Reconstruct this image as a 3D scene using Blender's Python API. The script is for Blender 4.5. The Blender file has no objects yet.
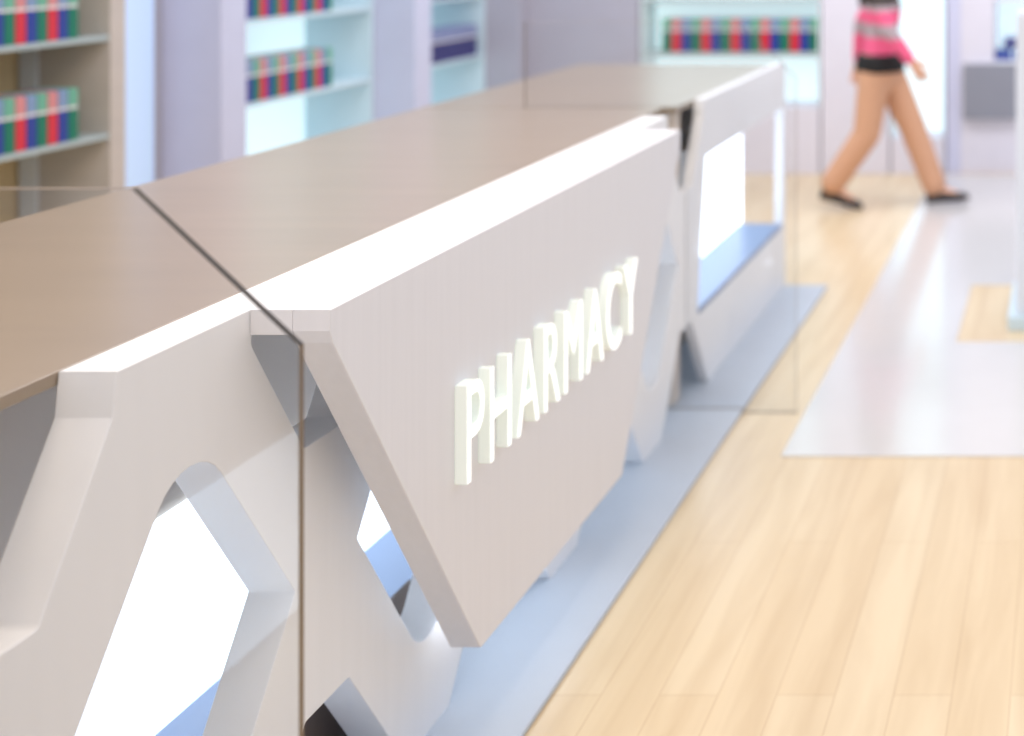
import bpy, bmesh, math, random
from mathutils import Vector, Matrix
random.seed(7)
sc = bpy.context.scene
COL = sc.collection
H = 1.70                    # eye height
FPX = 1350.0                # focal length in pixels of a 1024 px wide frame

# ------------------------------------------------------------------ materials
def lin(c):
    return tuple(((v/255)/12.92 if v/255 <= .04045 else ((v/255+.055)/1.055)**2.4) for v in c)

def mat(name, rgb, rough=.5, spec=.5, coat=0., var=.0, scale=(8, 8, 8), rgb2=None, emit=None, estr=0., metal=0., detail=4, coat_rough=.1):
    m = bpy.data.materials.new(name); m.use_nodes = True
    nt = m.node_tree; b = nt.nodes['Principled BSDF']
    b.inputs['Roughness'].default_value = rough
    b.inputs['Specular IOR Level'].default_value = spec
    b.inputs['Coat Weight'].default_value = coat
    b.inputs['Coat Roughness'].default_value = coat_rough
    b.inputs['Metallic'].default_value = metal
    c1 = lin(rgb)
    c2 = lin(rgb2) if rgb2 else tuple(v*(1-var) for v in c1)
    tc = nt.nodes.new('ShaderNodeTexCoord'); mp = nt.nodes.new('ShaderNodeMapping')
    mp.inputs['Scale'].default_value = scale
    nz = nt.nodes.new('ShaderNodeTexNoise'); nz.inputs['Scale'].default_value = 1.0; nz.inputs['Detail'].default_value = detail
    rp = nt.nodes.new('ShaderNodeValToRGB')
    rp.color_ramp.elements[0].position = .3; rp.color_ramp.elements[1].position = .7
    rp.color_ramp.elements[0].color = (*c2, 1); rp.color_ramp.elements[1].color = (*c1, 1)
    L = nt.links
    L.new(tc.outputs['Object'], mp.inputs[0]); L.new(mp.outputs[0], nz.inputs['Vector'])
    L.new(nz.outputs['Fac'], rp.inputs[0]); L.new(rp.outputs[0], b.inputs['Base Color'])
    if emit:
        b.inputs['Emission Color'].default_value = (*lin(emit), 1)
        b.inputs['Emission Strength'].default_value = estr
    return m

def wood_floor_mat():
    m = bpy.data.materials.new('maple_planks'); m.use_nodes = True
    nt = m.node_tree; b = nt.nodes['Principled BSDF']; L = nt.links
    b.inputs['Roughness'].default_value = .28
    b.inputs['Specular IOR Level'].default_value = .5
    tc = nt.nodes.new('ShaderNodeTexCoord')
    rot = nt.nodes.new('ShaderNodeMapping'); rot.inputs['Rotation'].default_value = (0, 0, math.pi/2)
    br = nt.nodes.new('ShaderNodeTexBrick')
    br.inputs['Scale'].default_value = 1.0
    br.inputs['Brick Width'].default_value = 1.5; br.inputs['Row Height'].default_value = .13
    br.inputs['Mortar Size'].default_value = .0012; br.inputs['Mortar Smooth'].default_value = .5
    br.inputs['Color1'].default_value = (*lin((231, 211, 176)), 1)
    br.inputs['Color2'].default_value = (*lin((226, 203, 165)), 1)
    br.inputs['Mortar'].default_value = (*lin((202, 170, 128)), 1)
    L.new(tc.outputs['Object'], rot.inputs[0]); L.new(rot.outputs[0], br.inputs['Vector'])
    mp = nt.nodes.new('ShaderNodeMapping'); mp.inputs['Scale'].default_value = (14, 1.3, 1)
    nz = nt.nodes.new('ShaderNodeTexNoise'); nz.inputs['Detail'].default_value = 6; nz.inputs['Scale'].default_value = 1.0
    nz.inputs['Distortion'].default_value = .6
    L.new(tc.outputs['Object'], mp.inputs[0]); L.new(mp.outputs[0], nz.inputs['Vector'])
    rp = nt.nodes.new('ShaderNodeValToRGB')
    rp.color_ramp.elements[0].position = .32; rp.color_ramp.elements[1].position = .62
    rp.color_ramp.elements[0].color = (.78, .70, .60, 1); rp.color_ramp.elements[1].color = (1, 1, 1, 1)
    L.new(nz.outputs['Fac'], rp.inputs[0])
    mx = nt.nodes.new('ShaderNodeMix'); mx.data_type = 'RGBA'; mx.blend_type = 'MULTIPLY'; mx.inputs[0].default_value = .55
    L.new(br.outputs['Color'], mx.inputs[6]); L.new(rp.outputs[0], mx.inputs[7])
    L.new(mx.outputs[2], b.inputs['Base Color'])
    return m

def glass_mat():
    m = bpy.data.materials.new('clear_glass'); m.use_nodes = True
    nt = m.node_tree; nt.nodes.clear(); L = nt.links
    out = nt.nodes.new('ShaderNodeOutputMaterial')
    tr = nt.nodes.new('ShaderNodeBsdfTransparent'); tr.inputs[0].default_value = (.984, .985, .985, 1)
    gl = nt.nodes.new('ShaderNodeBsdfGlossy'); gl.inputs['Roughness'].default_value = .02
    fr = nt.nodes.new('ShaderNodeFresnel')
    ge = nt.nodes.new('ShaderNodeNewGeometry'); mr = nt.nodes.new('ShaderNodeMapRange')   # same reflectance entering and leaving the pane
    mr.inputs[3].default_value = 1.45; mr.inputs[4].default_value = 1/1.45
    L.new(ge.outputs['Backfacing'], mr.inputs[0]); L.new(mr.outputs[0], fr.inputs['IOR'])
    mx = nt.nodes.new('ShaderNodeMixShader')
    L.new(fr.outputs[0], mx.inputs[0]); L.new(tr.outputs[0], mx.inputs[1]); L.new(gl.outputs[0], mx.inputs[2])
    L.new(mx.outputs[0], out.inputs[0])
    return m

M = {}
M['frame'] = mat('warm_white_laminate', (238, 238, 239), .42, .4, 0, .025, (40, 40, 3))
M['panel'] = mat('pale_beige_wood_panel', (231, 230, 233), .45, .4, 0, .03, (60, 60, 2.2))
M['top'] = mat('beige_laminate', (158, 141, 122), .28, .36, .05, .08, (2.2, 14, 8), coat_rough=.15)
M['cab'] = mat('grey_cabinet', (212, 198, 184), .5, .4, 0, .04)
M['lightpanel'] = mat('backlit_white_panel', (240, 248, 250), .4, .3, 0, .0, emit=(218, 236, 255), estr=2.5)
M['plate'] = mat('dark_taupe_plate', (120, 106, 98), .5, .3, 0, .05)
M['led'] = mat('led_strip', (230, 240, 250), .4, .3, 0, 0, emit=(228, 238, 252), estr=4.0)
M['plinth'] = mat('pale_blue_white_gloss', (190, 198, 208), .45, .4, 0, .03)
M['ledge'] = mat('blue_grey_laminate', (118, 138, 172), .35, .5, 0, .03)
M['floor'] = wood_floor_mat()
M['inlay'] = mat('polished_white_tile', (216, 214, 212), .16, .5, .2, .02)
M['glass'] = glass_mat()
M['glassedge'] = mat('polished_glass_edge', (132, 112, 90), .3, .3, 0, .25, (3, 3, 5))
M['glassbevel'] = mat('dark_cut_glass_edge', (70, 64, 60), .3, .3, 0, .2, (3, 3, 5))
M['letter'] = mat('opal_letter_acrylic', (236, 242, 234), .35, .4, 0, 0, emit=(246, 255, 248), estr=.2)
M['letterface'] = mat('lit_letter_face', (250, 252, 250), .35, .4, 0, 0, emit=(250, 255, 252), estr=.9)
M['wall'] = mat('pale_grey_wall', (220, 217, 226), .6, .3, 0, .03)
M['column'] = mat('lavender_grey_column', (202, 204, 226), .5, .4, 0, .03)
M['columndark'] = mat('grey_column', (176, 174, 186), .5, .4, 0, .03)
M['white'] = mat('white_lacquer', (226, 230, 236), .4, .4, 0, .02)
M['stripe'] = mat('pale_lit_strip', (190, 212, 240), .4, .4, 0, .0, emit=(190, 215, 250), estr=.3)
M['nicheside'] = mat('pale_cyan_lacquer', (206, 224, 232), .4, .4, 0, .02)
M['nichewhite'] = mat('white_cyan_lacquer', (236, 246, 248), .4, .4, 0, .01)
M['nicheback'] = mat('backlit_niche_panel', (235, 248, 250), .4, .3, 0, 0, emit=(218, 244, 250), estr=.6)
M['tan'] = mat('golden_back_board', (226, 200, 156), .5, .3, 0, .08, (3, 3, 20))
M['taupe'] = mat('taupe_side_board', (204, 194, 184), .5, .3, 0, .06, (3, 3, 20))
M['glassshelf'] = mat('pale_green_shelf', (178, 192, 192), .25, .5, 0, .04)
M['greybox'] = mat('mid_grey_front', (140, 142, 152), .5, .4, 0, .03)
M['red'] = mat('red_card', (214, 44, 62), .4, .4, 0, .06)
M['blue'] = mat('blue_card', (40, 62, 150), .4, .4, 0, .06)
M['green'] = mat('green_card', (14, 120, 92), .4, .4, 0, .06)
M['navy'] = mat('navy_card', (58, 58, 118), .4, .4, 0, .08)
M['palered'] = mat('pale_red_card', (214, 140, 140), .4, .4, 0, .05)
M['paleblue'] = mat('pale_blue_card', (130, 155, 190), .4, .4, 0, .05)
M['palegreen'] = mat('pale_green_card', (110, 178, 150), .4, .4, 0, .05)
M['palenavy'] = mat('pale_navy_card', (140, 150, 190), .4, .4, 0, .05)
M['cardwhite'] = mat('white_card', (230, 228, 226), .4, .4, 0, .02)
M['skin'] = mat('skin', (224, 172, 142), .5, .4, 0, .05)
M['hair'] = mat('dark_brown_hair', (62, 44, 34), .45, .4, 0, .3, (60, 60, 4))
M['trouser'] = mat('tan_cloth', (213, 164, 132), .75, .2, 0, .06, (30, 30, 30))
M['black'] = mat('black_cloth', (34, 32, 32), .7, .3, 0, .1)
M['shoe'] = mat('dark_shoe_leather', (58, 48, 46), .4, .4, 0, .1)
M['eye'] = mat('eye_white', (240, 238, 234), .2, .5)
M['lip'] = mat('lip', (190, 96, 92), .4, .4)

def stripe_mat():
    m = bpy.data.materials.new('pink_grey_striped_knit'); m.use_nodes = True
    nt = m.node_tree; b = nt.nodes['Principled BSDF']; L = nt.links
    b.inputs['Roughness'].default_value = .8
    tc = nt.nodes.new('ShaderNodeTexCoord'); sp = nt.nodes.new('ShaderNodeSeparateXYZ')
    L.new(tc.outputs['Object'], sp.inputs[0])
    mr = nt.nodes.new('ShaderNodeMapRange'); mr.inputs[1].default_value = .86; mr.inputs[2].default_value = 1.46
    L.new(sp.outputs['Z'], mr.inputs[0])
    rp = nt.nodes.new('ShaderNodeValToRGB'); rp.color_ramp.interpolation = 'CONSTANT'
    pk = (*lin((236, 96, 136)), 1); gr = (*lin((176, 158, 162)), 1); dk = (*lin((70, 62, 58)), 1)
    stops = [(0, pk), (.317, gr), (.40, pk), (.57, gr), (.66, dk), (.80, dk)]
    stops = [(0.0, pk), (.31, gr), (.45, pk), (.585, gr), (.64, dk)]
    e = rp.color_ramp.elements
    e[0].position, e[0].color = stops[0]; e[1].position, e[1].color = stops[1]
    for p, c in stops[2:]:
        n = e.new(p); n.color = c
    L.new(mr.outputs[0], rp.inputs[0]); L.new(rp.outputs[0], b.inputs['Base Color'])
    return m
M['stripes'] = stripe_mat()

# ------------------------------------------------------------------ helpers
def link_mesh(name, me, mats, parent=None):
    o = bpy.data.objects.new(name, me); COL.objects.link(o)
    for m in (mats if isinstance(mats, (list, tuple)) else [mats]):
        me.materials.append(m)
    if parent is not None:
        o.parent = parent
    return o

def bm_obj(name, bm, mats, parent=None, smooth=False):
    me = bpy.data.meshes.new(name)
    bmesh.ops.recalc_face_normals(bm, faces=bm.faces)
    bm.to_mesh(me); bm.free()
    if smooth:
        for p in me.polygons: p.use_smooth = True
    return link_mesh(name, me, mats, parent)

def add_box(bm, x0, x1, y0, y1, z0, z1, bev=0.0, mi=0, seg=2):
    r = bmesh.ops.create_cube(bm, size=1.0)
    vs = r['verts']
    for v in vs:
        v.co = Vector(((x0+x1)/2 + v.co.x*(x1-x0), (y0+y1)/2 + v.co.y*(y1-y0), (z0+z1)/2 + v.co.z*(z1-z0)))
    fs = list({f for v in vs for f in v.link_faces})
    for f in fs: f.material_index = mi
    if bev > 0:
        es = list({e for v in vs for e in v.link_edges})
        bmesh.ops.bevel(bm, geom=es, offset=bev, segments=seg, profile=.6, affect='EDGES', clamp_overlap=True, material=mi)

def box(name, x0, x1, y0, y1, z0, z1, m, parent=None, bev=.003):
    """parent sits at the world position of an Empty with no rotation; coordinates are world ones"""
    bm = bmesh.new(); add_box(bm, x0, x1, y0, y1, z0, z1, bev)
    o = bm_obj(name, bm, m, parent)
    return place(o)

def place(o):
    if o.parent is not None:
        off = Vector((0, 0, 0)); p = o.parent
        while p is not None:
            off += p.location; p = p.parent
        o.data.transform(Matrix.Translation(-off))
    return o

def empty(name, loc, label, cat, group=None):
    o = bpy.data.objects.new(name, None); COL.objects.link(o)
    o.empty_display_size = .1
    o.location = loc
    o['label'] = label; o['category'] = cat
    if group: o['group'] = group
    return o

def struct(o, label=None):
    o['kind'] = 'structure'
    if label: o['label'] = label
    return o

def rounded(pts, radii):
    """closed 2D loop with filleted corners"""
    out = []; n = len(pts)
    for i in range(n):
        p = Vector(pts[i]); a = Vector(pts[i-1]); b = Vector(pts[(i+1) % n]); r = radii[i] if isinstance(radii, (list, tuple)) else radii
        if r <= 0: out.append(tuple(p)); continue
        u = (a-p).normalized(); v = (b-p).normalized()
        ang = u.angle(v); t = r/math.tan(ang/2)
        t = min(t, (a-p).length*.48, (b-p).length*.48); r2 = t*math.tan(ang/2)
        c = p + (u+v).normalized()*(r2/math.sin(ang/2))
        p0 = p+u*t; p1 = p+v*t
        a0 = math.atan2(p0.y-c.y, p0.x-c.x); a1 = math.atan2(p1.y-c.y, p1.x-c.x)
        d = (a1-a0+math.pi) % (2*math.pi) - math.pi
        k = 8
        for j in range(k+1):
            w = a0+d*j/k
            out.append((c.x+r2*math.cos(w), c.y+r2*math.sin(w)))
    return out

def slab(loops, w0, w1, bevel=.003, axis='X'):
    """2D loops (outline then holes) extruded into a plate; axis X: (u,v,w)->(w,u,v); axis Z: as is; axis Y: (u, w, v)"""
    cu = bpy.data.curves.new('c', 'CURVE'); cu.dimensions = '2D'; cu.fill_mode = 'BOTH'
    cu.extrude = (w1-w0)/2 - bevel; cu.bevel_depth = bevel; cu.bevel_resolution = 1; cu.offset = -bevel
    for lp in loops:
        s = cu.splines.new('POLY'); s.points.add(len(lp)-1); s.use_cyclic_u = True
        for p, q in zip(s.points, lp): p.co = (q[0], q[1], 0, 1)
    ob = bpy.data.objects.new('c', cu); COL.objects.link(ob)
    bpy.context.view_layer.update()
    me = bpy.data.meshes.new_from_object(ob.evaluated_get(bpy.context.evaluated_depsgraph_get()))
    bpy.data.objects.remove(ob); bpy.data.curves.remove(cu)
    me.materials.clear()
    c = (w0+w1)/2
    for v in me.vertices:
        u, vv, w = v.co
        v.co = (w+c, u, vv) if axis == 'X' else ((u, vv, w+c) if axis == 'Z' else (u, -w+c, vv))
    bm = bmesh.new(); bm.from_mesh(me)
    bmesh.ops.remove_doubles(bm, verts=bm.verts, dist=1e-5)
    bmesh.ops.recalc_face_normals(bm, faces=bm.faces)
    bm.to_mesh(me); bm.free()
    for p in me.polygons: p.use_smooth = True
    me.set_sharp_from_angle(angle=math.radians(15))
    return me

def slab_obj(name, loops, w0, w1, m, parent=None, bevel=.003, axis='X'):
    me = slab(loops, w0, w1, bevel, axis); me.name = name
    o = link_mesh(name, me, m, parent)
    return place(o)

# ------------------------------------------------------------------ dimensions of the counter
ZT = 1.075                   # counter height
XF, XR = -1.348, -1.431      # front and rear of the lattice frame
XS = -1.2156                 # front of the sign panel
XB = -2.281                  # staff side edge of the worktop
XC = -1.92                   # cabinet front behind the lattice
PA, PB = 1.689, 4.756        # the two glass screens
CEN = (PA+PB)/2
PER = (PB-PA)/4
G = .007                     # clearance to the glass

# ------------------------------------------------------------------ setting
fl = slab_obj('floor', [[(-4.6, -2.5), (4.5, -2.5), (4.5, 9.9), (-4.6, 9.9)]], -.06, 0, M['floor'], None, 0, 'Z'); struct(fl)
inl = slab_obj('floor_inlay', [[(-.93, 4.355), (2.4, 4.355), (2.4, 9.36), (-.93, 9.36)],
                               [(-.465, 5.56), (1.4, 5.56), (1.4, 6.46), (-.465, 6.46)]], .0, .004, M['inlay'], None, .001, 'Z')
struct(inl, 'polished white floor inlay around a wood rectangle')
st = slab_obj('trim_1', [rounded([(-1.147, 1.0), (-1.147, 6.42), (-2.3, 6.42), (-2.3, 1.0)], .01)], 0.0, .014, M['plinth'], None, .005, 'Z')
struct(st, 'glossy pale blue-white floor strip under the counter')
struct(box('wall_left', -4.55, -4.40, -2.5, 9.9, 0, 3.0, M['wall'], bev=0))
struct(box('wall_back', -4.40, 4.5, 9.76, 9.9, 0, 3.0, M['wall'], bev=0))
# columns on the left wall
def col(name, x0, x1, y0, y1, m):
    return struct(box(name, x0, x1, y0, y1, 0, 3.0, m, bev=.006))
col('trim_2', -4.40, -3.76, 5.99, 6.175, M['column'])
col('trim_3', -4.40, -3.76, 7.77, 7.965, M['column'])
col('trim_4', -4.40, -3.76, 9.255, 9.40, M['columndark'])
col('trim_5', -4.40, -4.0, 5.725, 5.905, M['stripe'])
col('trim_6', -4.40, -4.02, 5.905, 5.99, M['columndark'])
# solid pieces of the back wall between the niches
def piece(name, x0, x1, z0=0, z1=3.0, m='wall'):
    return struct(box(name, x0, x1, 9.40, 9.76, z0, z1, M[m], bev=.004))
piece('trim_7', -4.40, -3.0, m='columndark')
piece('trim_8', -1.724, -1.252)
piece('trim_9', -.853, -.755, m='column')
piece('trim_10', -.755, -.52)
piece('trim_11', -.52, 4.5, 0, .755)
piece('trim_12', -.52, 4.5, 1.20, 3.0)
piece('trim_13', .9, 4.5, .755, 1.20)

# ------------------------------------------------------------------ counter
def counter_unit(y0, y1, label, main=True):
    root = empty('pharmacy_counter' if main else 'service_counter', (-1.75, (y0+y1)/2, 0), label, 'counter')
    return root

def lattice_loops(y0, y1, base, cells):
    """outline with open V notches at both ends, diamonds and trapezoid openings"""
    hw_t, hw_b, z_t, z_b, zl = .247, .076, 1.041, .786, .301
    ye = base + cells*PER
    out = [(y0, .012), ]
    # lower openings cut the outline from the floor
    def low(c):
        return [(c-.287, .012), (c-.072, zl), (c+.072, zl), (c+.287, .012)]
    out = [(base+.287, .012)]
    rad = [.0]
    for k in range(1, cells):
        out += low(base+k*PER); rad += [0, .012, .012, 0]
    out += [(ye-.287, .012), (ye-.072, zl), (y1, zl), (y1, z_b), (ye-hw_b, z_b), (ye-.214, 1.012), (ye-.222, ZT)]
    rad += [0, .012, 0, 0, .012, .005, 0]
    out += [(base+.222, ZT), (base+.214, 1.012), (base+hw_b, z_b), (y0, z_b), (y0, zl), (base+.072, zl)]
    rad += [0, .005, .012, 0, 0, .012]
    loops = [rounded(out, rad)]
    for k in range(1, cells):
        c = base+k*PER
        loops.append(rounded([(c-hw_t, z_t), (c-hw_b, z_b), (c+hw_b, z_b), (c+hw_t, z_t)], [.02, .008, .008, .02]))
    for k in range(cells):
        c = base+(k+.5)*PER
        loops.append(rounded([(c-.281, .547), (c, .152-.0), (c+.281, .547), (c, .942)], [.006, .085, .006, .09]))
    return loops

MAIN0, MAIN1 = PA+G, PB-G
main = counter_unit(MAIN0, MAIN1, 'long pharmacy counter with the lit sign panel and beige worktop')
slab_obj('lattice_frame', lattice_loops(MAIN0, MAIN1, PA, 4), XR, XF, M['frame'], main, .002)
box('worktop', XB, XR-.001, MAIN0, MAIN1, ZT-.02, ZT, M['top'], main, .002)
cab = box('cabinet', XB+.06, XC, MAIN0+.02, MAIN1-.02, .014, ZT-.021, M['cab'], main, .004)
box('light_panel', XC+.001, XC+.012, MAIN0+.03, MAIN1-.03, .02, .461, M['lightpanel'], main, .002)
slab_obj('backing_plate', [[(2.45, .21), (3.096, .21), (2.961, .0205), (2.58, .0205)]], -1.515, -1.5, M['plate'], main, .001)  # dark plate added behind the frame, gives the lower openings their dark tone
box('base_board', XC+.013, XR-.002, MAIN0+.03, MAIN1-.03, .0145, .0195, M['ledge'], main, .001)
box('led_strip', -1.335, -1.295, 2.86, 3.6, .232, .24, M['led'], main, .001)  # unseen emitter added behind the sign panel to brighten the floor strip
# sign panel: an upside-down trapezoid with short upright ends
Z0 = .216
TL, TR = 2.221, 4.225
sp = slab_obj('sign_panel', [rounded([(CEN-.433, Z0), (CEN+.45, Z0), (TR-.005, 1.018), (TR, 1.04), (TR, ZT), (TL, ZT), (TL, 1.04), (TL+.008, 1.018)],
                                     [.012, .012, .02, 0, 0, 0, 0, .02])], XS-.062, XS, M['panel'], main, .002)
slab_obj('sign_cap', [[(TL, ZT), (TL, ZT-.041), (TR, ZT-.041), (TR, ZT)]], XF+.0005, XS-.0621, M['panel'], main, .0008)

def letters(txt, y_start, y_end, z_base, cap, x0, x1, parent):
    cu = bpy.data.curves.new('t', 'FONT'); cu.body = txt; cu.size = 1.0
    ob = bpy.data.objects.new('t', cu); COL.objects.link(ob)
    bpy.context.view_layer.update()
    dg = bpy.context.evaluated_depsgraph_get()
    # per glyph placement from cumulative widths
    xs = []
    for i in range(len(txt)):
        cu.body = txt[:i+1]; bpy.context.view_layer.update()
        me = bpy.data.meshes.new_from_object(ob.evaluated_get(bpy.context.evaluated_depsgraph_get()))
        xs.append(max(v.co.x for v in me.vertices)); bpy.data.meshes.remove(me)
    cu.body = txt[0]; bpy.context.view_layer.update()
    me = bpy.data.meshes.new_from_object(ob.evaluated_get(bpy.context.evaluated_depsgraph_get()))
    lo = min(v.co.x for v in me.vertices); hgt = max(v.co.y for v in me.vertices); bpy.data.meshes.remove(me)
    hi = xs[-1]
    sx = (y_end-y_start)/(hi-lo); sy = cap/hgt
    for i, ch in enumerate(txt):
        cu.body = ch; cu.extrude = .5; cu.offset = -.003
        bpy.context.view_layer.update()
        me = bpy.data.meshes.new_from_object(ob.evaluated_get(bpy.context.evaluated_depsgraph_get()))
        me.materials.clear()
        r = max(v.co.x for v in me.vertices); l = min(v.co.x for v in me.vertices)
        for v in me.vertices:
            u, vv, w = v.co
            v.co = ((x0+x1)/2 + w*(x1-x0), y_start + ((u - (r+l)/2)*.89 + (r+l)/2 - r + xs[i] - lo)*sx, z_base + vv*sy)
        bm = bmesh.new(); bm.from_mesh(me); bmesh.ops.remove_doubles(bm, verts=bm.verts, dist=1e-5)
        bmesh.ops.recalc_face_normals(bm, faces=bm.faces)
        for f in bm.faces: f.material_index = 1 if f.normal.x > .7 else 0
        bm.to_mesh(me); bm.free(); me.name = 'letter'
        for p in me.polygons: p.use_smooth = True
        me.set_sharp_from_angle(angle=math.radians(15))
        o = link_mesh('letter', me, [M['letter'], M['letterface']], parent)
        o['label'] = 'glowing white raised letter ' + ch
        place(o)
    bpy.data.objects.remove(ob); bpy.data.curves.remove(cu)
letters('PHARMACY', 2.665, 3.73, .602, .196, XS+.0005, XS+.025, sp)

# far unit beyond the second screen
FAR0, FAR1 = PB+G, 6.41
far = counter_unit(FAR0, FAR1, 'far counter unit with an open display niche, beyond the second glass screen', False)
ol = rounded([(FAR0, .301), (PB+.072, .301), (PB+.287, .012), (FAR1, .012), (FAR1, ZT), (PB+.222, ZT), (PB+.214, 1.012), (PB+.076, .786), (FAR0, .786)],
             [0, .012, 0, .01, .01, 0, .005, .012, 0])
hole = rounded([(4.90, .30), (6.345, .30), (6.365, .86), (5.02, .86)], .02)
slab_obj('front_frame', [ol, hole], XF-.036, XF, M['frame'], far, .003)
box('worktop', XB, XF-.037, FAR0, FAR1-.12, ZT-.02, ZT, M['top'], far, .002)
box('niche_back', -1.57, -1.55, 4.91, FAR1-.01, .29, .864, M['lightpanel'], far, .002)
slab_obj('niche_side', [[(4.868, .28), (4.893, .28), (5.015, .864), (4.99, .864)]], -1.57, XF-.0365, M['white'], far, .001)
box('niche_top', -1.57, XF-.0365, 4.99, FAR1-.01, .865, .88, M['white'], far, .001)
box('niche_ledge', -1.549, XF+.001, 4.925, 6.335, .301, .323, M['ledge'], far, .003)
box('end_panel', -1.571, -1.40, FAR0+.02, 4.86, .0145, ZT-.021, M['cab'], far, .003)
box('cabinet', XB+.06, -1.572, FAR0+.02, FAR1-.25, .014, ZT-.021, M['cab'], far, .004)

# near unit on this side of the first screen (no lattice; its lit panel shows as a band in the glass)
NEAR0, NEAR1 = -.6, PA-G
near = counter_unit(NEAR0, NEAR1, 'open counter unit before the first glass screen, cut by the left edge', False)
box('worktop', XB, XR-.001, NEAR0, NEAR1, ZT-.02, ZT, M['top'], near, .002)
box('cabinet', XB+.06, XC, NEAR0+.02, NEAR1-.02, .001, ZT-.021, M['cab'], near, .004)
box('light_panel', XC+.001, XC+.012, NEAR0+.06, .52, .02, .461, M['lightpanel'], near, .002)
box('end_leg', XC+.013, XR-.002, NEAR0, NEAR0+.05, .001, ZT-.021, M['frame'], near, .003)

# ------------------------------------------------------------------ glass screens
def screen(yc, label):
    prof = [(-1.9, .0145), (-1.1468, .0145), (-1.1468, .0005), (-.960, .0005), (-.960, 1.181), (-1.1685, 1.377), (-1.917, 1.377), (-1.917, .0145)]
    prof = prof[1:]
    me = slab([rounded(prof, 0)], yc-.006, yc+.006, .0012, 'Y'); me.name = 'glass_screen'
    o = link_mesh('glass_screen', me, [M['glass'], M['glassedge'], M['glassbevel']])
    for p in me.polygons:
        if abs(p.normal.y) < .9: p.material_index = 2 if p.normal.z > .4 and p.normal.x > .4 else 1
    o['label'] = label; o['category'] = 'glass screen'; o['group'] = 'glass screens across the counter'
    return o
screen(PA, 'nearest clear glass screen with a cut corner, in front of the counter')
screen(PB, 'far clear glass screen standing beyond the sign panel')

# ------------------------------------------------------------------ cartons
def carton_mesh(key, w, d, h, split):
    """front faces -Y, centred, base at z=0; saturated lower part, white line, paler upper part"""
    bm = bmesh.new()
    add_box(bm, -w/2, w/2, -d/2, d/2, 0, h*split, .0015, 0, 1)
    add_box(bm, -w/2+.0008, w/2-.0008, -d/2+.0008, d/2-.0008, h*split, h*split+.012, 0, 2)
    add_box(bm, -w/2, w/2, -d/2, d/2, h*split+.012, h-.004, .0015, 1, 1)
    add_box(bm, -w/2+.004, w/2-.004, -d/2+.002, d/2-.002, h-.004, h, .001, 1, 1)
    me = bpy.data.meshes.new('carton'); bmesh.ops.recalc_face_normals(bm, faces=bm.faces); bm.to_mesh(me); bm.free()
    for m in (M[key], M['pale'+key], M['cardwhite']): me.materials.append(m)
    return me
NTH = ['first', 'second', 'third', 'fourth', 'fifth', 'sixth', 'seventh', 'eighth', 'ninth', 'tenth', 'eleventh', 'twelfth',
       'thirteenth', 'fourteenth', 'fifteenth', 'sixteenth', 'seventeenth', 'eighteenth', 'nineteenth', 'twentieth']
def carton_row(seq, start, step, fixed, z, along, row, group, sizes, order_from='far'):
    w, d, h, split = sizes
    cache = {}
    n = len(seq)
    for i, key in enumerate(seq):
        if key is None: continue
        if key not in cache: cache[key] = carton_mesh(key, w, d, h, split)
        o = bpy.data.objects.new('carton', cache[key]); COL.objects.link(o)
        if along == 'Y':
            o.location = (fixed, start+i*step, z); o.rotation_euler = (0, 0, math.pi/2)
        else:
            o.location = (start+i*step, fixed, z)
        rank = NTH[n-1-i]
        o['label'] = f'{key} carton, {rank} from the right in {row}'
        o['category'] = 'carton'; o['group'] = group

# ------------------------------------------------------------------ shelving on the left wall
def bay(y0, y1, label, back, side, shelf, zs, far_t=.02):
    r = empty('wall_shelf_unit', (-4.2, (y0+y1)/2, 0), label, 'shelf unit')
    box('back_panel', -4.399, -4.385, y0, y1, 0, 2.6, M[back], r, 0)
    box('side_panel', -4.385, -4.0, y0, y0+.02, 0, 2.6, M[side], r, .003)
    box('side_panel', -4.385, -4.0, y1-far_t, y1, 0, 2.6, M[side], r, .003)
    for z in zs:
        box('shelf', -4.384, -4.005, y0+.021, y1-far_t-.001, z-.022, z, M[shelf], r, .003)
    box('top_panel', -4.384, -4.0, y0+.021, y1-far_t-.001, 2.57, 2.6, M[side], r, .003)
    box('base', -4.384, -4.0, y0+.021, y1-far_t-.001, 0, .08, M[side], r, .003)
    return r
ZS = (.445, .852, 1.262, 1.67, 2.08)
b1 = bay(4.2, 5.725, 'wood-backed wall shelf unit at the far left with red, blue and green cartons', 'tan', 'taupe', 'glassshelf', ZS, .09)
box('upright_strip', -4.375, -4.30, 5.622, 5.634, .08, 2.57, M['white'], b1, .002)
b2 = bay(6.18, 7.765, 'backlit white wall shelf unit between two lavender columns, dark mixed cartons', 'nicheback', 'nicheside', 'nicheside', ZS)
b3 = bay(7.97, 9.25, 'backlit white wall shelf unit nearest the back corner, navy cartons', 'nicheback', 'nicheside', 'nicheside', ZS)
RBG = ['red', 'blue', 'green']
SZ = (.051, .15, .21, .60)
def cyc(n, last=2):
    return [RBG[(last-(n-1-i)) % 3] for i in range(n)]
for z, nm in ((.852, 'lower'), (1.262, 'upper')):
    carton_row(cyc(11), 5.445-10*.0545, .0545, -4.09, z+.0005, 'Y', f'the {nm} wood-backed row', f'cartons on the {nm} wood-backed shelf', SZ)
    carton_row(cyc(18), 7.33-17*.0545, .0545, -4.09, z+.0005, 'Y', f'the {nm} row between the columns', f'cartons on the {nm} shelf between the columns', SZ)
    carton_row(['navy']*13, 9.13-12*.0545, .0545, -4.09, z+.0005, 'Y', f'the {nm} row by the corner', f'navy cartons on the {nm} shelf by the corner', SZ)

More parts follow.
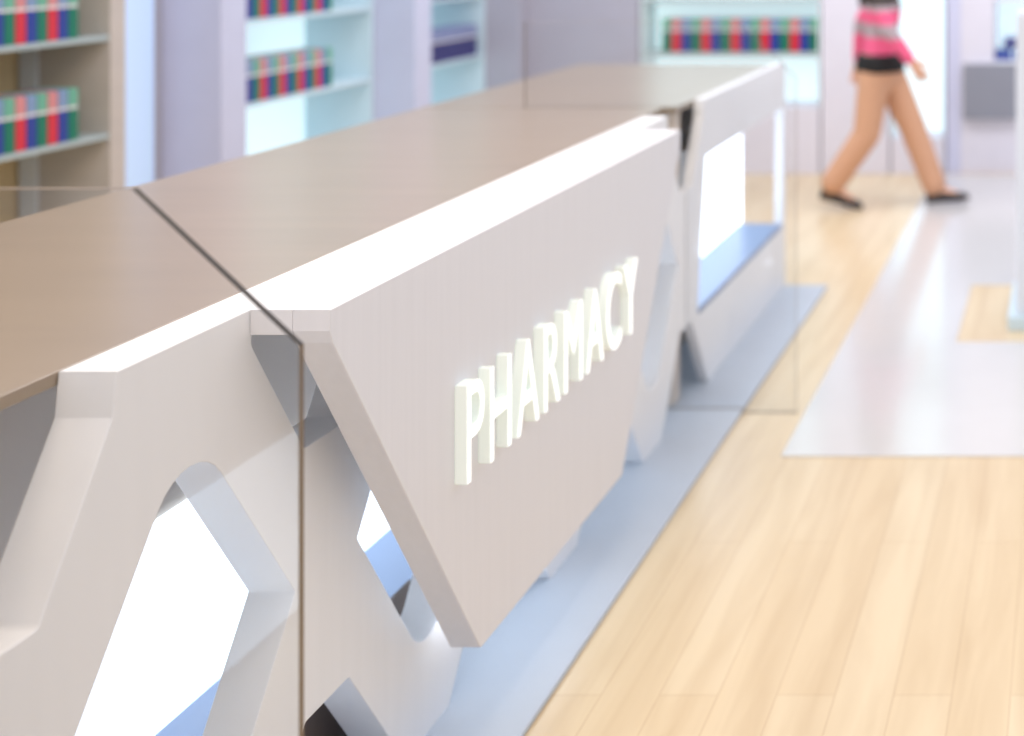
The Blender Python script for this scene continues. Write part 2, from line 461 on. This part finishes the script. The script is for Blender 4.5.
# ------------------------------------------------------------------ niches in the back wall
def niche(name, x0, x1, z0, zs, label, back='nicheback'):
    r = empty(name, ((x0+x1)/2, 9.58, 0), label, 'shelf unit')
    box('back_panel', x0, x1, 9.745, 9.759, 0, 3.0, M[back], r, 0)
    box('side_panel', x0, x0+.012, 9.41, 9.745, z0, 3.0, M['nichewhite'], r, .002)
    box('side_panel', x1-.012, x1, 9.41, 9.745, z0, 3.0, M['nichewhite'], r, .002)
    box('base', x0, x1, 9.405, 9.744, 0, z0, M['wall'], r, .003)
    for z in zs:
        box('shelf', x0+.013, x1-.013, 9.42, 9.744, z-.035, z, M['glassshelf'], r, .003)
    return r
niche('wall_niche', -2.987, -1.737, .467, (.845, 1.225, 1.605), 'backlit wall niche beyond the far end of the counter, cartons on its shelf')
niche('wall_niche', -1.24, -.866, .252, (1.6,), 'tall empty backlit wall niche behind the walking person')
seqA = cyc(16)
carton_row(seqA, -1.785-15*.0692, .0692, 9.53, .8455, 'X', 'the row behind the counter end', 'cartons in the back wall niche', (.057, .15, .235, .62))
# grey fronted unit on the right
rc = empty('wall_cabinet', (-.2, 9.5, 0), 'flat grey wall cabinet on the back wall at the right', 'cabinet')
box('cabinet_front', -.735, -.365, 9.335, 9.352, .39, .775, M['greybox'], rc, .004)
box('cabinet_body', -.73, -.37, 9.352, 9.399, .395, .77, M['white'], rc, .003)
nc = empty('wall_niche', (.2, 9.6, .755), 'low backlit wall niche above the grey cabinet at the right edge', 'shelf unit')
box('back_panel', -.519, .9, 9.745, 9.759, .756, 1.199, M['nicheback'], nc, 0)
box('shelf', -.515, .895, 9.385, 9.744, .757, .79, M['white'], nc, .003)
bx = [(-.50, .7905, 'lower blue carton lying at the left end of the pile above the grey cabinet', 'blue'),
      (-.33, .7905, 'lower blue carton lying second from the left above the grey cabinet', 'blue'),
      (-.40, .8705, 'upper blue carton lying on top of the pair above the grey cabinet', 'navy')]
for x, z, lb, key in bx:
    bm = bmesh.new(); add_box(bm, -.075, .075, -.06, .06, 0, .062, .003); add_box(bm, -.076, .076, -.061, .061, .062, .079, .003, 1)
    o = bm_obj('carton', bm, [M[key], M['pale'+key]]); o.location = (x+.02, 9.5, z)
    o['label'] = lb; o['category'] = 'carton'; o['group'] = 'lying cartons above the grey cabinet'

# ------------------------------------------------------------------ free-standing display at the right edge
ds = empty('display_stand', (.3, 6.0, 0), 'white display stand on the wood rectangle, cut by the right edge', 'display stand')
box('base', -.26, 1.2, 5.72, 6.3, 0.0005, .06, M['nicheside'], ds, .006)
for xx in (-.225, 1.12):
    box('upright', xx, xx+.05, 5.76, 6.24, .0605, 1.34, M['white'], ds, .006)
for z in (.40, .78, 1.16):
    box('shelf', -.174, 1.119, 5.77, 6.23, z, z+.025, M['white'], ds, .004)

# ------------------------------------------------------------------ the walking person
def ellipsoid(bm, c, r, seg=20):
    res = bmesh.ops.create_uvsphere(bm, u_segments=seg, v_segments=seg//2+2, radius=1.0)
    for v in res['verts']:
        v.co = Vector((c[0]+v.co.x*r[0], c[1]+v.co.y*r[1], c[2]+v.co.z*r[2]))
    for f in {f for v in res['verts'] for f in v.link_faces}: f.smooth = True

def limb(bm, p0, r0, p1, r1):
    """tapered segment with round ends; radii are numbers or (front-back, sideways)"""
    p0, p1 = Vector(p0), Vector(p1)
    r0 = r0 if isinstance(r0, tuple) else (r0, r0); r1 = r1 if isinstance(r1, tuple) else (r1, r1)
    d = (p1-p0).normalized()
    side = Vector((0, 1, 0)) if abs(d.y) < .9 else Vector((1, 0, 0))
    front = side.cross(d).normalized(); side = d.cross(front).normalized()
    rings = []; N = 20
    def ring(c, a, b):
        rings.append([bm.verts.new(c+front*a*math.cos(2*math.pi*k/N)+side*b*math.sin(2*math.pi*k/N)) for k in range(N)])
    for t in (80, 60, 40, 20):
        w = math.radians(t); ring(p0-d*min(r0)*math.sin(w), r0[0]*math.cos(w), r0[1]*math.cos(w))
    for t in (0, .25, .5, .75, 1):
        ring(p0.lerp(p1, t), r0[0]+(r1[0]-r0[0])*t, r0[1]+(r1[1]-r0[1])*t)
    for t in (20, 40, 60, 80):
        w = math.radians(t); ring(p1+d*min(r1)*math.sin(w), r1[0]*math.cos(w), r1[1]*math.cos(w))
    for a, b in zip(rings, rings[1:]):
        for k in range(N): bm.faces.new((a[k], a[(k+1) % N], b[(k+1) % N], b[k]))
    bm.faces.new(rings[0][::-1]); bm.faces.new(rings[-1])

def chain(bm, pts):
    for (p, r), (q, s) in zip(pts, pts[1:]): limb(bm, p, r, q, s)

def fused(name, build, m, parent, voxel=.008, smooth=4, cuts=()):
    """overlapping limbs melted into one continuous surface; cuts: (point, normal) planes, the side along the normal goes"""
    bm = bmesh.new(); build(bm)
    bmesh.ops.recalc_face_normals(bm, faces=bm.faces)
    me = bpy.data.meshes.new(name); bm.to_mesh(me); bm.free()
    o = bpy.data.objects.new(name, me); COL.objects.link(o)
    r = o.modifiers.new('r', 'REMESH'); r.mode = 'VOXEL'; r.voxel_size = voxel
    sm = o.modifiers.new('s', 'SMOOTH'); sm.factor = .5; sm.iterations = smooth
    bpy.context.view_layer.update()
    res = bpy.data.meshes.new_from_object(o.evaluated_get(bpy.context.evaluated_depsgraph_get()))
    bpy.data.objects.remove(o); bpy.data.meshes.remove(me)
    if cuts:
        bm = bmesh.new(); bm.from_mesh(res)
        for co_, no in cuts:
            g = bmesh.ops.bisect_plane(bm, geom=bm.verts[:]+bm.edges[:]+bm.faces[:], plane_co=co_, plane_no=no, clear_outer=True)
            es = [e for e in g['geom_cut'] if isinstance(e, bmesh.types.BMEdge)]
            bmesh.ops.holes_fill(bm, edges=es, sides=0)
        bm.to_mesh(res); bm.free()
    res.materials.clear(); res.name = name
    for p in res.polygons: p.use_smooth = True
    return link_mesh(name, res, m, parent)

PX, PY = -1.16, 8.3
person = empty('person', (PX, PY, 0), 'person in a pink and grey striped top and tan trousers walking to the right', 'person')
# facing +X; local coordinates, left side is +Y
SH = [(-.01, .165, 1.36), (-.01, -.165, 1.36)]
AR = [[(-.01, .18, 1.345), (-.15, .225, 1.11), (-.17, .235, .88)], [(-.01, -.18, 1.345), (.08, -.225, 1.10), (.21, -.22, .92)]]
FR = [(.03, .085, .84), (.19, .085, .47), (.33, .085, .095)]
RE = [(-.02, -.085, .84), (-.07, -.085, .46), (-.29, -.085, .14)]

def body_build(bm):
    chain(bm, [((0, 0, .87), (.105, .15)), ((.005, 0, 1.05), (.085, .12)), ((.012, 0, 1.22), (.105, .145)), ((-.005, 0, 1.34), (.08, .15)), ((-.005, 0, 1.38), (.055, .09))])
    chain(bm, [((-.01, 0, 1.36), (.055, .06)), ((.012, 0, 1.50), (.048, .046))])
    ellipsoid(bm, (.022, 0, 1.585), (.096, .074, .108)); ellipsoid(bm, (.062, 0, 1.525), (.052, .05, .05))
    limb(bm, (.112, 0, 1.585), .008, (.134, 0, 1.555), .013)
    for s in (1, -1): ellipsoid(bm, (.012, s*.076, 1.57), (.020, .011, .032))
    for pts in AR:
        chain(bm, [(pts[0], .05), (pts[1], .036), (pts[2], .023)])
        w = Vector(pts[2]); d = (w-Vector(pts[1])).normalized(); s = 1 if w.y > 0 else -1
        fwd = Vector((0, 1, 0)).cross(d).normalized()
        if fwd.x < 0: fwd = -fwd
        limb(bm, w+d*.01, (.026, .016), w+d*.085, (.038, .014))
        for off, ln in ((-.034, .058), (-.012, .074), (.011, .079), (.034, .068)):
            b = w+d*.09+fwd*off*.85
            m1 = b+d*ln*.5+fwd*off*.12+Vector((0, -s*.006, 0)); m2 = b+d*ln*.92+fwd*off*.2+Vector((0, -s*.024, 0))
            chain(bm, [(b, .0085), (m1, .008), (m2, .0068)])
        chain(bm, [(w+d*.03+fwd*.03, .012), (w+d*.065+fwd*.056+Vector((0, -s*.012, 0)), .0095), (w+d*.092+fwd*.06+Vector((0, -s*.024, 0)), .0075)])
    for pts, s in ((FR, 1), (RE, -1)):
        chain(bm, [(pts[0], .088), (pts[1], .055), (pts[2], .034)])
        k = Vector(pts[1]).lerp(Vector(pts[2]), .35); limb(bm, k+Vector((-.02, 0, .03)), .04, k+Vector((-.02, 0, -.06)), .034)
    limb(bm, FR[2], .034, (FR[2][0]+.13, FR[2][1], .055), (.022, .03))
    limb(bm, RE[2], .034, (RE[2][0]+.13, RE[2][1], .055), (.022, .03))
body = fused('body', body_build, M['skin'], person, .0055, 3)
for sd in (1, -1):
    bm = bmesh.new(); ellipsoid(bm, (.1, sd*.031, 1.59), (.014, .014, .010)); bm_obj('eye', bm, M['eye'], body)
    bm = bmesh.new(); limb(bm, (.104, sd*.018, 1.612), .004, (.096, sd*.045, 1.612), .004); bm_obj('eyebrow', bm, M['hair'], body)
bm = bmesh.new(); limb(bm, (.109, -.018, 1.523), .006, (.109, .018, 1.523), .006); bm_obj('mouth', bm, M['lip'], body)

def hair_build(bm):
    ellipsoid(bm, (-.004, 0, 1.612), (.100, .086, .100)); ellipsoid(bm, (-.03, 0, 1.57), (.082, .088, .11))
    chain(bm, [((-.05, 0, 1.55), (.06, .086)), ((-.085, 0, 1.42), (.045, .09)), ((-.105, 0, 1.25), (.028, .07))])
fused('hair', hair_build, M['hair'], person, .008, 4)

def top_build(bm):
    chain(bm, [((0, 0, .84), (.128, .172)), ((.005, 0, 1.05), (.103, .14)), ((.012, 0, 1.22), (.120, .160)), ((-.005, 0, 1.34), (.094, .164)), ((-.005, 0, 1.385), (.068, .1))])
    for pts in AR:
        q = Vector(pts[1]).lerp(Vector(pts[2]), .93)
        chain(bm, [(pts[0], .062), (pts[1], .050), (tuple(q), .038)])
fused('striped_top', top_build, M['stripes'], person, .008, 4)
def ring_loft(name, rings, m, parent):
    """rings: (cx, cz, rx, ry); a closed lofted band"""
    bm = bmesh.new(); R = []
    for cx, cz, rx, ry in rings:
        R.append([bm.verts.new((cx+rx*math.cos(2*math.pi*k/32), ry*math.sin(2*math.pi*k/32), cz)) for k in range(32)])
    for p, q in zip(R, R[1:]):
        for k in range(32): bm.faces.new((p[k], p[(k+1) % 32], q[(k+1) % 32], q[k]))
    bm.faces.new(R[0][::-1]); bm.faces.new(R[-1])
    return bm_obj(name, bm, m, parent, True)
ring_loft('waistband', [(0, .836, .144, .19), (0, .846, .152, .198), (0, .89, .150, .196), (0, .935, .143, .186), (0, .943, .134, .176)], M['black'], person)
def leg_build(bm):
    limb(bm, (0, 0, .90), (.125, .168), (0, 0, .82), (.13, .178))
    for pts in (FR, RE):
        q = Vector(pts[1]).lerp(Vector(pts[2]), .55); e = Vector(pts[1]).lerp(Vector(pts[2]), .92)
        chain(bm, [((pts[0][0], pts[0][1], pts[0][2]-.01), .104), (pts[1], .084), (tuple(q), .078), (tuple(e), .076)])
fused('trousers', leg_build, M['trouser'], person, .008, 4)
def shoe(pos, pitch):
    bm = bmesh.new()
    secs = [(-.075, .030, .0, .085), (-.03, .036, .0, .095), (.03, .036, .0, .075), (.09, .044, .0, .058), (.15, .042, .0, .048), (.19, .020, .004, .034)]
    rings = []
    for x, w, z0, z1 in secs:
        rg = []
        for k in range(16):
            a = 2*math.pi*k/16
            cy, cz = math.cos(a), math.sin(a)
            rg.append(bm.verts.new((x, w*math.copysign(abs(cy)**.7, cy), z0+(z1-z0)*(.5+.5*math.copysign(abs(cz)**.6, cz)))))
        rings.append(rg)
    for a, b in zip(rings, rings[1:]):
        for k in range(16): bm.faces.new((a[k], a[(k+1) % 16], b[(k+1) % 16], b[k]))
    bm.faces.new(rings[0][::-1]); bm.faces.new(rings[-1])
    bm.transform(Matrix.Translation(pos) @ Matrix.Rotation(pitch, 4, 'Y'))
    return bm_obj('shoe', bm, M['shoe'], person, True)
shoe((FR[2][0]+.02, FR[2][1], .012), -.06)
shoe((RE[2][0]+.005, RE[2][1], .046), .25)

# ------------------------------------------------------------------ light
w = bpy.data.worlds.new('World'); sc.world = w; w.use_nodes = True
bg = w.node_tree.nodes['Background']; bg.inputs[0].default_value = (*lin((240, 243, 255)), 1); bg.inputs[1].default_value = .83
def area(name, loc, rot, sx, sy, power, rgb):
    l = bpy.data.lights.new(name, 'AREA'); l.shape = 'RECTANGLE'; l.size = sx; l.size_y = sy; l.energy = power; l.color = lin(rgb)
    o = bpy.data.objects.new(name, l); COL.objects.link(o); o.location = loc; o.rotation_euler = rot
    return o
area('ceiling_light_counter', (-1.35, 2.0, 3.2), (0, 0, 0), 1.3, 5.5, 72, (255, 234, 208))
area('ceiling_light_aisle', (1.0, 4.5, 3.2), (0, 0, 0), 1.6, 7.0, 30, (255, 250, 244))
area('ceiling_light_back', (-.8, 7.6, 3.2), (math.radians(25), 0, 0), 4.0, .8, 60, (250, 248, 255))
area('ceiling_light_staff', (-3.0, 5.6, 3.2), (math.radians(15), math.radians(-30), 0), .8, 5.0, 60, (244, 246, 255))  # extra lamp added to brighten the left shelves and columns

# ------------------------------------------------------------------ camera
cam = bpy.data.cameras.new('Camera'); co = bpy.data.objects.new('Camera', cam); COL.objects.link(co)
co.location = (0, 0, H); co.rotation_euler = (math.pi/2, 0, 0)
cam.sensor_fit = 'HORIZONTAL'; cam.sensor_width = 36; cam.lens = 36*FPX/1024
cam.shift_x = (512-1069)/1024; cam.shift_y = (-70-368)/1024
cam.clip_start = .05
cam.dof.use_dof = True; cam.dof.focus_distance = 2.25; cam.dof.aperture_fstop = 1.9; cam.dof.aperture_blades = 0
sc.camera = co
sc.view_settings.view_transform = 'Standard'; sc.view_settings.look = 'None'
sc.view_settings.gamma = 1.0; sc.view_settings.exposure = 0.0; sc.view_settings.use_curve_mapping = False
